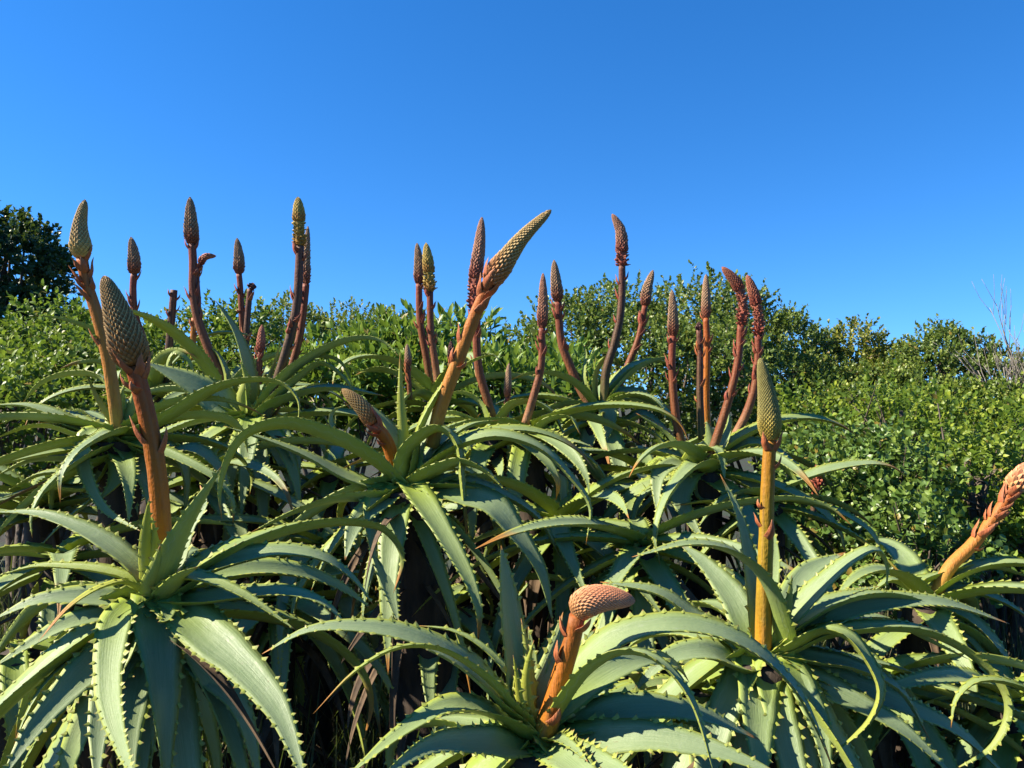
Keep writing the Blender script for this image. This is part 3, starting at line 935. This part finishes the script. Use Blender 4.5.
I_ = plant('aloe low in the centre with a single slender cone on a mauve stalk', 526, 430, 2.1, [
    (16, -6, 0, '530,432 536,430 550,420 570,417 581,436', Y(.3, dry=.85)),
    (18, -4, 0, '522,432 505,420 490,425 478,440', Y(.2)),
    (20, -4, 0, '530,432 545,440 575,450 600,470 612,500', Y(.1)),
    (20, -10, 0, '526,434 520,450 512,480 515,510', Y(.1)),
    (24, -10, 10, '528,436 545,455 560,480 565,520', Y(.05)),
], [(8, 0, 360, (20, -35), .42, .055, 60)], trunk_r=.04)
add_stalk(I_, 2.1, '525,425 534,395 541,368 542,345 542,328', '542,324 543,305 543,273', 8, 9.5, 'stalk_mauve', 'sp_red', [(541, 352, 170, 12), (542, 334, 20, 10)], bmat='bract_red', per_row=10, lift=.30, foot=.55)

G = plant('back row aloe in the centre with three cones, the tallest hooked over at its tip', 598, 412, 2.75, [
    (16, 2, 0, '594,410 590,392 583,378 572,368', Y(.2)),
    (18, 0, 0, '598,408 595,390 598,368 612,354 620,368 622,374', Y(.2, dry=.8)),
    (24, 2, 10, '604,408 612,390 632,368 657,360 674,366', Y(.05)),
    (26, -2, 10, '604,412 614,396 642,396 670,416 690,452', Y(.05)),
    (22, -6, 10, '606,416 622,424 642,415 667,433 692,462', Y(.15)),
    (20, -12, 15, '602,414 606,404 610,420 604,445', Y(.15)),
    (22, -8, -5, '592,414 570,404 545,410 520,430', Y(.1)),
    (20, -10, 0, '598,418 590,436 585,460 588,490', Y(.1)),
    (14, 0, 0, '596,408 584,380 586,352 580,340', Y(.2)),
], [(12, 0, 360, (60, -20), .45, .058, 80)])
add_stalk(G, 2.75, '594,410 582,392 570,366 562,345 559,320 558,302', '558,300 556,282 554,260', 9, 10.5, 'stalk_mauve', 'sp_brown', [(559, 320, 10, 12), (558, 308, 180, 12), (560, 312, 20, 12)], bmat='bract_red', per_row=10, lift=.30, foot=.55)
add_stalk(G, 2.72, '604,408 606,372 614,345 620,318 622,290 622,266', '622,264 622,245 620,229 612,214', 8.5, 11.5, 'stalk_dark', 'sp_red', [(622, 300, 180, 14), (623, 280, 10, 10), (610, 350, 180, 12)], bmat='bract_red', per_row=12, lift=.18, jitter=.1, foot=.95, blunt=2.8, head=.75, hmat='sp_wilt')
add_stalk(G, 2.95, '612,402 628,365 638,340 643,318 645,306', '645,304 647,290 653,270', 7, 9.5, 'stalk_red', 'sp_brown', [(641, 324, 180, 14), (643, 326, 10, 16)], bmat='bract_red', per_row=10, lift=.30, foot=.55)

H = plant('aloe right of centre crowded with five slim stalks, two of them wilting and bent', 706, 466, 2.05, [
    (20, -10, 0, '702,468 692,460 704,449 718,450 725,480', Y(.3)),
    (24, -16, 15, '700,468 690,466 672,465 659,476 657,514', Y(.1)),
    (22, 0, 5, '702,464 688,456 665,431 636,413', Y(.05)),
    (22, -4, 5, '712,464 735,453 765,455 790,473 803,502 802,527 786,558', Y(.15)),
    (26, 4, 10, '714,464 750,444 790,462 822,502 842,545', Y(.0)),
    (18, 4, 0, '710,462 722,448 730,424 728,408', Y(.2)),
    (20, -12, 0, '708,470 700,495 706,500 740,517 758,545', Y(.2)),
    (16, -12, 0, '757,545 740,520 712,502 672,506', dict(free=True, yellow=.4, dry=.8)),
    (18, 0, 0, '704,462 690,448 676,442 655,446', Y(.6)),
    (26, -18, 15, '704,470 686,478 680,500 690,520 706,545', Y(.05)),
    (26, -10, 10, '714,470 740,480 770,500 790,540', Y(.02)),
    (18, -12, 0, '700,472 670,480 640,500 630,540', Y(.1)),
    (20, 0, 0, '710,462 712,440 706,420', Y(.1)),
], [(14, 0, 360, (45, -25), .48, .058, 75)])
add_stalk(H, 2.06, '690,462 680,438 673,388 672,352 673,336', '673,332 673,315 672,290', 8.5, 9.5, 'stalk_red', 'sp_brown', [(672, 365, 180, 12), (673, 342, 10, 10)], bmat='bract_red', per_row=10, lift=.30, foot=.55)
add_stalk(H, 2.2, '708,440 706,400 707,345 706,318', '706,316 706,300 706,274', 7.5, 9.5, 'stalk_orange', 'sp_brown', [(708, 344, 10, 14), (706, 320, 180, 10)], per_row=10, lift=.14)
add_stalk(H, 2.15, '702,440 700,400 700,350 699,330', '699,336 699,330 699,322', 7, 6, 'stalk_dark', 'sp_dark', [(700, 402, 180, 8)], per_row=7, lift=.3, jitter=.3)
add_stalk(H, 2.02, '704,474 716,440 730,395 738,360 741,325', '741,322 743,304 737,284 722,267', 8.5, 10.5, 'stalk_red', 'sp_wilt', [(733, 380, 180, 12), (738, 372, 10, 12), (741, 335, 20, 12)], bmat='bract_red', per_row=11, lift=.18, jitter=.12, foot=.95, blunt=2.8, head=.45)
add_stalk(H, 2.12, '735,436 747,412 756,380 758,350 758,335', '758,336 758,312 753,292 747,275', 8, 10.5, 'stalk_mauve', 'sp_wilt', [(750, 395, 180, 12), (758, 348, 180, 10), (757, 340, 10, 12)], bmat='bract_red', per_row=11, lift=.18, jitter=.12, foot=.95, blunt=2.8, head=.5)

# ---- right edge
Q = plant('aloe at the right edge with a coral stalk leaning out of frame', 925, 602, 1.65, [
    (22, 4, -10, '915,586 945,574 972,567 1002,568 1035,580', Y(.15)),
    (22, 0, 10, '930,600 960,590 1000,600 1040,625', Y(.1)),
    (22, 0, 0, '920,600 905,585 890,580 872,592', Y(.25)),
    (24, -8, 10, '930,606 970,620 1000,650 1020,700', Y(.1)),
    (20, -10, 0, '925,610 930,640 945,680 950,720', Y(.1)),
    (22, -10, 0, '932,606 965,636 985,660 992,700', Y(.15)),
], [(12, 0, 360, (50, -30), .42, .055, 75)])
add_stalk(Q, 1.65, '935,596 950,567 972,545 992,520 1006,500 1012,490', '1010,494 1016,484 1024,472 1034,462', 12, 18, 'stalk_pale', 'sp_pink',
          [(976, 540, 170, 22), (978, 538, 60, 22), (992, 520, 170, 18), (994, 518, 20, 18), (1002, 506, 160, 22), (1005, 502, 30, 22), (1008, 498, 170, 22), (1010, 496, 60, 24)], per_row=8, lift=.25, jitter=.1)

# ---- half hidden rosettes that fill the thicket
for (x, y, dp, lab, n, L, els) in (
        (40, 500, 1.95, 'small aloe rosette wedged low at the left edge under the drooping leaves', 22, .44, (70, -5)),
        (325, 545, 2.05, 'shaded aloe rosette left of the dark bare trunk', 20, .44, (55, -45)),
        (560, 520, 1.95, 'shaded aloe rosette low in the centre, right of the dark bare trunk', 22, .48, (60, -40)),
        (640, 545, 1.75, 'shaded aloe rosette between the centre and the amber stalk', 20, .46, (50, -45)),
        (470, 470, 2.3, 'aloe rosette tucked behind the middle one, only its leaf tips in the sun', 18, .45, (55, -35)),
        (645, 475, 2.35, 'aloe rosette below the hooked cone, overlapped by long leaves', 18, .48, (55, -35)),
        (770, 500, 2.0, 'aloe rosette behind the olive cone, its outer leaves arching right', 16, .34, (50, -40)),
        (880, 680, 1.5, 'shaded aloe rosette under the long curling leaves at lower right', 18, .42, (50, -45)),
        (1010, 700, 1.48, 'aloe rosette cut by the right edge at lower right', 16, .40, (55, -40)),
        (210, 470, 2.1, 'aloe rosette between the orange stalk and the middle plant', 18, .45, (55, -40)),
        (700, 690, 1.45, 'shaded aloe rosette deep between the pink and the olive cones', 16, .40, (45, -50)),
        (330, 470, 2.4, 'aloe rosette under the long arched leaf left of the middle plant', 16, .45, (55, -35)),
        (15, 650, 1.35, 'aloe rosette cut by the left edge beneath the front leaves', 10, .36, (20, -50)),
        (62, 556, 1.6, 'low shaded aloe rosette in the gap left of the orange stalk', 14, .36, (50, -30)),
        (445, 612, 1.85, 'low shaded aloe rosette in the gap left of the blunt upright leaf', 14, .36, (50, -40)),
        (280, 600, 1.8, 'shaded aloe rosette deep behind the large front one', 16, .42, (45, -50)),
):
    hp = plant(lab, x, y, dp, [(13, -34, 0, '1034,694 1012,684 990,680 972,683 956,700 951,728', dict(free=True, yellow=.4, dry=.9, d0=-32.0))] if x == 1010 else [], [(n, 0, 360, (els[0] - 22, els[1]), L, .051, 50)], trunk_r=.04)
    if x == 770:
        add_stalk(hp, 2.3, '812,520 815,500 818,486', '818,486 818,476 816,465', 6, 9, 'stalk_dark', 'sp_wilt', [(817, 490, 10, 8)], bmat='bract_red', per_row=7, lift=.4, jitter=.4)

# ------------------------------------------------------------------ shrubs
def leaf_card(length, width, fold=0.25, bend=0.2):
    """a folded pointed-oval leaf of six faces, along +y, face +z"""
    ys = np.array([0.0, 0.3, 0.68, 1.0]) * length
    ws = np.array([0.05, 1.0, 0.82, 0.04]) * width / 2
    v = []
    for yv, wv in zip(ys, ws):
        t = yv / length
        z = -bend * length * t * t
        v += [(-wv, yv, z + fold * wv), (0, yv, z), (wv, yv, z + fold * wv)]
    f = []
    for i in range(3):
        for j in range(2):
            a = i * 3 + j
            f.append((a, a + 1, a + 4, a + 3))
    return np.array(v), np.array(f), np.repeat(ys / length, 3)


def sprig(rng, n, length, width, stem, spread=(35, 75), fold=0.3, bend=0.2):
    """leaves round a short twig along +z"""
    V, Fc, A = [], [], []
    o = 0
    for i in range(n):
        t = (i + 0.6) / n
        v, f, al = leaf_card(length * rng.uniform(.7, 1.15) * (1 - 0.25 * t), width * rng.uniform(.8, 1.15), fold, bend * rng.uniform(.2, 1.8))
        el = math.radians(spread[0] + (spread[1] - spread[0]) * t + rng.uniform(-15, 15))
        az = i * 2.39996 + rng.uniform(-.4, .4)
        q = Matrix.Rotation(az, 3, 'Z') @ Matrix.Rotation(el, 3, 'X') @ Matrix.Rotation(rng.uniform(-.5, .5), 3, 'Y')
        v = v @ np.array(q).T
        v[:, 2] += stem * t
        V.append(v); Fc.append(f + o); o += len(v)
        A.append(np.stack([np.full(len(v), rng.random()), np.zeros(len(v)), al, np.full(len(v), t ** 1.5)], axis=1))
    return np.vstack(V), np.vstack(Fc), np.vstack(A)


def frames(N, rng):
    ref = nrm(rng.normal(size=N.shape))
    X = nrm(np.cross(N, ref))
    Yv = np.cross(N, X)
    return np.stack([X, Yv, N], axis=2)     # columns


def shrub(name, label, cat, lobes, n, leaf, mat, seed, nl=9, stem=0.10, spread=(25, 80), up=0.5, jag=0.22, inner=0.6, foot=None, group=None, bend=0.25, sprays=0):
    """lobes: (centre, (rx, ry, rz)); leaves sit on sprigs that leave the lobes' uneven surface"""
    rng = np.random.default_rng(seed)
    rr = random.Random(seed)
    L, W = leaf
    protos = [sprig(rr, nl + rr.randint(-2, 2), L, W, stem, spread, bend=bend) for _ in range(7)]
    more = []
    for c, r0 in lobes:
        c = np.array(c); r0 = np.array(r0)
        more.append((c, r0 * 0.86))
        for k in range(6):
            d = nrm(np.array((rr.gauss(0, 1), rr.gauss(0, 1), rr.gauss(0.3, 0.8))))
            if d[2] < -0.3: d[2] *= -1
            q = rr.uniform(0.34, 0.5)
            more.append((c + d * r0 * rr.uniform(0.62, 0.78), r0 * np.array((q, q, q * rr.uniform(.75, 1.0)))))
    whole, lobes = lobes, more
    areas = np.array([r[0] * r[1] + r[0] * r[2] + r[1] * r[2] for _, r in lobes])
    cnt = (n * areas / areas.sum()).astype(int)
    pos, nor, kind = [], [], []
    for (c, r), k in zip(lobes, cnt):
        c = np.array(c); r = np.array(r)
        ph = rng.uniform(0, 6, 6)
        for shell, share in ((1.0, 1.0), (0.78, inner)):
            d = nrm(rng.normal(size=(int(k * share), 3)))
            d = d[d[:, 2] > -0.55]
            lump = 1 + 0.15 * np.sin(d[:, 0] * 7 + ph[0]) * np.sin(d[:, 2] * 6 + ph[1]) + 0.11 * np.sin(d[:, 1] * 11 + ph[2] + d[:, 0] * 5) + 0.05 * np.sin(d[:, 2] * 19 + ph[3]) * np.sin(d[:, 0] * 17 + ph[4])
            rad = shell * lump * (1 + jag * (rng.random(len(d)) ** 2 - 0.45))
            p = c + d * r * rad[:, None]
            nn = nrm(d / r)
            away = np.sum(nn * nrm(CAM - p), axis=1)
            keep = (away > -0.25) | (rng.random(len(d)) < 0.35)
            keep &= p[:, 2] > 0.02
            for (c2, r2) in lobes:
                if c2 is lobes and False: pass
                q = (p - np.array(c2)) / np.array(r2)
                if not np.allclose(c2, c): keep &= (np.sum(q * q, axis=1) > 0.62)
            p, nn = p[keep], nn[keep]
            nn = nrm(nn + np.array((0, 0, up)) + rng.normal(size=nn.shape) * 0.42)
            pos.append(p); nor.append(nn)
    pos = np.vstack(pos); nor = np.vstack(nor)
    idx = rng.integers(0, len(protos), len(pos))
    Fm = frames(nor, rng)
    sc = rng.uniform(0.75, 1.25, len(pos))
    V, Fc, A = [], [], []
    o = 0
    for pi, (pv, pf, pa) in enumerate(protos):
        sel = np.where(idx == pi)[0]
        if not len(sel): continue
        v = np.einsum('nij,vj->nvi', Fm[sel], pv) * sc[sel][:, None, None] + pos[sel][:, None, :]
        m = len(pv)
        f = pf[None] + (np.arange(len(sel)) * m)[:, None, None] + o
        at = np.repeat(pa[None], len(sel), axis=0).copy()
        at[:, :, 0] = (at[:, :, 0] + rng.random((len(sel), 1))) % 1.0
        at[:, :, 1] = rng.random((len(sel), 1))
        V.append(v.reshape(-1, 3)); Fc.append(f.reshape(-1, 4)); A.append(at.reshape(-1, 4))
        o += len(sel) * m
    V, Fc, A = np.vstack(V), np.vstack(Fc), np.vstack(A)
    lobes = whole
    cen = np.mean([np.array(c) for c, _ in lobes], axis=0)
    if foot is None: foot = (cen[0], cen[1], 0.0)
    root = empty(name, foot)
    tag(root, label, cat, group)
    link_mesh('foliage', V, Fc, mat, root, A)
    # stems and limbs, and the thin twigs under the outer sprigs
    parts = []
    for c, r in lobes:
        c = np.array(c); r = np.array(r)
        for k in range(3):
            e1 = c + nrm(np.array([rr.uniform(-1, 1), rr.uniform(-1, 1), rr.uniform(0, 1)])) * r * 0.7
            mid = (np.array(foot) + e1) / 2 + np.array((rr.uniform(-.1, .1), rr.uniform(-.1, .1), 0.05))
            parts.append(tube_geometry([np.array(foot) + np.array((rr.uniform(-.1, .1), rr.uniform(-.1, .1), 0)), mid, e1], 0.028, 0.010, 6, 0.12, 0.1, k))
    pick = rng.choice(len(pos), min(len(pos), 140), replace=False)
    for i in pick:
        e1 = pos[i] + nor[i] * stem * 0.8
        e0 = pos[i] - nor[i] * 0.22 - np.array((0, 0, 0.08))
        parts.append(tube_geometry([e0, (e0 + e1) / 2 + np.array((0, 0, .01)), e1], 0.005, 0.002, 4, 0.12, 0, 1, cap=False))
    v, f, a_ = merge(parts)
    link_mesh('branches', v, f, M['twig'], root, a_)
    return root


def lobe(x, y, d, rx, rz, ry=None):
    return (P(x, y, d), (rx, ry if ry else rx, rz))


FM = {}
FM['dark'] = foliage_material('dark_leaves', (0.022, 0.042, 0.012), (0.050, 0.088, 0.022), (0.08, 0.13, 0.03), 0.45, 0.15)
FM['bright'] = foliage_material('bright_glossy_leaves', (0.050, 0.100, 0.012), (0.135, 0.210, 0.020), (0.26, 0.32, 0.033), 0.45, 0.34)
FM['fine'] = foliage_material('small_hedge_leaves', (0.060, 0.095, 0.015), (0.145, 0.190, 0.028), (0.26, 0.28, 0.045), 0.5, 0.3)
FM['broad'] = foliage_material('long_glossy_leaves', (0.070, 0.135, 0.018), (0.140, 0.235, 0.030), (0.24, 0.31, 0.045), 0.42, 0.32)
FM['dome'] = foliage_material('round_shrub_leaves', (0.060, 0.100, 0.018), (0.125, 0.180, 0.032), (0.21, 0.25, 0.045), 0.42, 0.26)
FM['olive'] = foliage_material('olive_shrub_leaves', (0.105, 0.120, 0.018), (0.20, 0.215, 0.030), (0.28, 0.28, 0.045), 0.45, 0.28)
FM['lime'] = foliage_material('lime_scrub_leaves', (0.060, 0.112, 0.012), (0.140, 0.215, 0.020), (0.30, 0.35, 0.035), 0.45, 0.36)
FM['mid'] = foliage_material('middle_green_leaves', (0.060, 0.105, 0.015), (0.140, 0.200, 0.026), (0.25, 0.29, 0.04), 0.45, 0.3)
FM['round'] = foliage_material('blue_green_round_leaves', (0.055, 0.108, 0.022), (0.120, 0.200, 0.036), (0.20, 0.27, 0.05), 0.4, 0.22)

shrub('dark_tree', 'dark evergreen tree at the far left edge, rising above everything beside it', 'tree',
      [lobe(-10, 285, 7.5, .62, .74), lobe(-80, 300, 7.6, .8, .9), lobe(15, 330, 7.4, .45, .5), lobe(-40, 380, 7.4, 1.0, .9), lobe(22, 262, 7.4, .26, .3), lobe(30, 395, 7.4, .6, .7)],
      10500, (.056, .031), FM['dark'], 11, nl=10, jag=.30, inner=0.9)
shrub('glossy_shrub', 'bright glossy shrub at the left edge in front of the dark tree', 'shrub',
      [lobe(15, 400, 3.9, .42, .36), lobe(62, 392, 4.0, .36, .40), lobe(-40, 390, 3.8, .4, .36), lobe(30, 450, 3.2, .5, .35), lobe(95, 420, 3.6, .4, .4), lobe(-20, 470, 3.1, .4, .35)],
      5600, (.034, .019), FM['bright'], 12, nl=9)
shrub('glossy_shrub', 'green shrub behind the slim cones at left, tallest leaf tips touching the sky', 'shrub',
      [lobe(130, 388, 4.6, .40, .36), lobe(195, 388, 4.8, .40, .42), lobe(235, 380, 4.7, .30, .38), lobe(165, 420, 4.2, .5, .4), lobe(92, 376, 5.0, .26, .36)],
      5200, (.033, .018), FM['bright'], 13, nl=9, jag=.35)
shrub('hedge_shrub', 'fine leaved pale green shrub on the skyline right of the yellow flower cone', 'shrub',
      [lobe(290, 370, 6.6, .42, .52), lobe(335, 366, 6.8, .42, .56), lobe(380, 376, 6.6, .4, .52), lobe(425, 385, 6.8, .4, .5), lobe(250, 378, 6.8, .35, .52)],
      4200, (.036, .018), FM['fine'], 14, nl=10, stem=.09)
shrub('long_leaved_shrub', 'upright shrub of long pointed leaves behind the twin slender cones', 'shrub',
      [lobe(385, 394, 4.4, .32, .36), lobe(335, 410, 4.3, .34, .34), lobe(295, 420, 4.4, .32, .34), lobe(415, 400, 4.1, .3, .36)],
      1600, (.074, .025), FM['broad'], 15, nl=8, stem=.13, spread=(25, 85), up=1.0)
shrub('long_leaved_shrub', 'shrub of long pointed leaves right of the crimson cone', 'shrub',
      [lobe(462, 398, 4.5, .26, .34), lobe(508, 418, 4.6, .28, .36), lobe(548, 412, 4.6, .26, .36), lobe(505, 430, 4.0, .5, .35)],
      1500, (.072, .025), FM['broad'], 16, nl=8, stem=.13, spread=(25, 85), up=1.0)
shrub('round_shrub', 'broad dark green shrub forming the dome behind the hooked cone', 'shrub',
      [lobe(570, 366, 6.2, .46, .54), lobe(625, 355, 6.4, .50, .56), lobe(690, 344, 6.5, .46, .56), lobe(600, 410, 5.9, .8, .6), lobe(690, 410, 5.9, .7, .6), lobe(535, 385, 6.0, .3, .42)],
      8500, (.037, .022), FM['dome'], 17, nl=9)
shrub('round_shrub', 'dark green shrub behind the two wilted cones, sloping down to the right', 'shrub',
      [lobe(745, 352, 7.2, .5, .52), lobe(795, 372, 7.2, .45, .52), lobe(745, 410, 6.6, .6, .55), lobe(800, 410, 6.6, .55, .5)],
      6000, (.036, .021), FM['dome'], 18, nl=9)
shrub('olive_shrub', 'yellowish olive shrub on the right skyline beside the gap of sky', 'shrub',
      [lobe(840, 378, 7.4, .42, .48), lobe(880, 394, 7.3, .30, .42), lobe(850, 410, 7.0, .6, .45)],
      3200, (.040, .022), FM['olive'], 19, nl=10)
shrub('round_shrub', 'rounded dark green tree right of the gap of sky', 'tree',
      [lobe(932, 362, 6.8, .25, .30), lobe(962, 370, 6.8, .26, .33), lobe(935, 400, 6.6, .55, .42), lobe(985, 395, 6.7, .4, .35), lobe(1020, 405, 6.6, .4, .4), lobe(890, 410, 6.5, .4, .4)],
      5200, (.036, .021), FM['dome'], 20, nl=9)
shrub('lime_scrub', 'sunlit lime green scrub spreading across the right below the skyline', 'shrub',
      [lobe(R.uniform(785, 1070), R.uniform(440, 462), R.uniform(4.0, 5.2), R.uniform(.15, .24), R.uniform(.18, .34)) for _ in range(15)],
      3300, (.033, .020), FM['lime'], 21, nl=10, stem=.13, up=.25, jag=.75, inner=.4)
shrub('scrub', 'middle green scrub between the lime scrub and the skyline shrubs', 'shrub',
      [lobe(790, 436, 5.6, .30, .26), lobe(842, 428, 5.7, .30, .30), lobe(897, 440, 5.6, .30, .24), lobe(950, 426, 5.7, .28, .26), lobe(1012, 430, 5.6, .34, .28)],
      3600, (.036, .021), FM['mid'], 31, nl=9, jag=.6, up=.2)
shrub('lime_scrub', 'yellow green scrub filling the right edge above the coral stalk', 'shrub',
      [lobe(R.uniform(915, 1060), R.uniform(485, 555), R.uniform(2.8, 3.6), R.uniform(.13, .20), R.uniform(.16, .26)) for _ in range(14)],
      2900, (.029, .019), FM['lime'], 22, nl=10, stem=.10, up=.25, jag=.7, inner=.4)
shrub('round_leaved_shrub', 'blue green round leaved shrub in shade right of the amber stalk', 'shrub',
      [lobe(845, 492, 3.2, .22, .20), lobe(885, 520, 2.9, .25, .24), lobe(830, 530, 2.8, .22, .26), lobe(905, 565, 2.5, .22, .2), lobe(815, 490, 3.3, .18, .18)],
      2800, (.027, .020), FM['round'], 23, nl=8, stem=.09, up=.6)

# leafless twigs at the right
def bare_shrub(label, x, y, d, seed):
    rr = random.Random(seed)
    base = P(x, y, d)
    root = empty('bare_shrub', (base[0], base[1], 0))
    tag(root, label, 'shrub')
    parts = []

    def grow(p, dirv, L, r, lev):
        e1 = p + dirv * L
        m = (p + e1) / 2 + np.array((rr.uniform(-1, 1), rr.uniform(-1, 1), rr.uniform(-.5, .5))) * L * .06
        parts.append(tube_geometry([p, m, e1], r, r * .55, 5, .08, .05, lev))
        if lev >= 4: return
        for k in range(3 if lev < 3 else 2):
            nd = nrm(dirv + np.array((rr.uniform(-.5, .42), rr.uniform(-.5, .5), rr.uniform(-.1, .5))))
            grow(p + dirv * L * rr.uniform(.5, 1.0), nd, L * rr.uniform(.55, .8), r * .58, lev + 1)
    for k in range(9):
        grow(np.array((base[0] + rr.uniform(-.14, .25), base[1] + rr.uniform(-.1, .1), 0.0)), nrm(np.array((rr.uniform(-.22, .16), rr.uniform(-.2, .2), 1))), rr.uniform(.85, 1.05), .019, 0)
    v, f, a_ = merge(parts)
    link_mesh('branches', v, f, M['bare'], root, a_)


bare_shrub('leafless grey twiggy shrub standing against the sky at the right edge', 1032, 420, 6.2, 5)

# ------------------------------------------------------------------ undergrowth and ground
rng = np.random.default_rng(77)
FM['under'] = foliage_material('undergrowth_blades', (0.040, 0.060, 0.020), (0.12, 0.13, 0.045), (0.16, 0.13, 0.06), 0.6, 0.2)


def undergrowth():
    V, Fc, A = [], [], []
    o = 0
    n = 22000
    for i in range(n):
        y = rng.uniform(0.55, 4.0)
        x = rng.uniform(-0.85, 0.85) * (y + 0.3)
        h = rng.uniform(0.2, 0.62) * (1.5 if rng.random() < .25 else 0.9)
        if y > 1.5: h *= 1.5
        h = min(h, 0.8 if x > 0.4 * y else 0.95)
        az = rng.uniform(0, 6.28)
        lean = rng.uniform(0.05, 0.6)
        w = rng.uniform(0.002, 0.009)
        q = rng.random(2)
        dx, dy = math.cos(az) * lean * h, math.sin(az) * lean * h
        wx, wy = -math.sin(az) * w, math.cos(az) * w
        for k, t in enumerate((0, .5, 1)):
            ww = (1, .8, .1)[k]
            V += [(x + dx * t * t - wx * ww, y + dy * t * t - wy * ww, h * t), (x + dx * t * t + wx * ww, y + dy * t * t + wy * ww, h * t)]
            A += [(q[0], q[1], t, q[0])] * 2
        Fc += [(o, o + 1, o + 3, o + 2), (o + 2, o + 3, o + 5, o + 4)]
        o += 6
    ob = link_mesh('undergrowth', np.array(V), np.array(Fc), FM['under'], None, A)
    tag(ob, 'tangle of grass blades and dry stems under the aloes', 'undergrowth', kind='stuff')


undergrowth()


def ground():
    m, t, b = new_mat('soil_and_litter')
    nb = NB(t)
    g = nb.n('ShaderNodeTexCoord')
    n1 = nb.noise(2.5, 6, 0.65, g.outputs['Object'])
    n2 = nb.noise(30, 4, 0.6, g.outputs['Object'])
    c = nb.mix(nb.ramp(n1, .35, .65), (0.026, 0.020, 0.011), (0.022, 0.036, 0.011))
    c = nb.mix(nb.ramp(n2, .55, .75), c, (0.060, 0.044, 0.024))
    nb.put(b.inputs['Base Color'], c)
    b.inputs['Roughness'].default_value = 0.95
    nb.bump(b, nb.math('ADD', n1, n2), .9, .03)
    xs = np.concatenate([-np.geomspace(400, 6, 20), np.linspace(-5, 5, 41), np.geomspace(6, 400, 20)])
    X, Yg = np.meshgrid(xs, xs + 3)
    Z = 0.03 * np.sin(X * 2.1) * np.sin(Yg * 1.7) + 0.02 * np.sin(X * 5.3 + Yg * 3.1) - 0.03
    v = np.stack([X.ravel(), Yg.ravel(), Z.ravel()], axis=1)
    k = len(xs)
    i, j = np.meshgrid(np.arange(k - 1), np.arange(k - 1), indexing='ij')
    a0 = (i * k + j).ravel()
    f = np.stack([a0, a0 + 1, a0 + k + 1, a0 + k], axis=1)
    ob = link_mesh('ground', v, f, m)
    tag(ob, kind='structure')


ground()
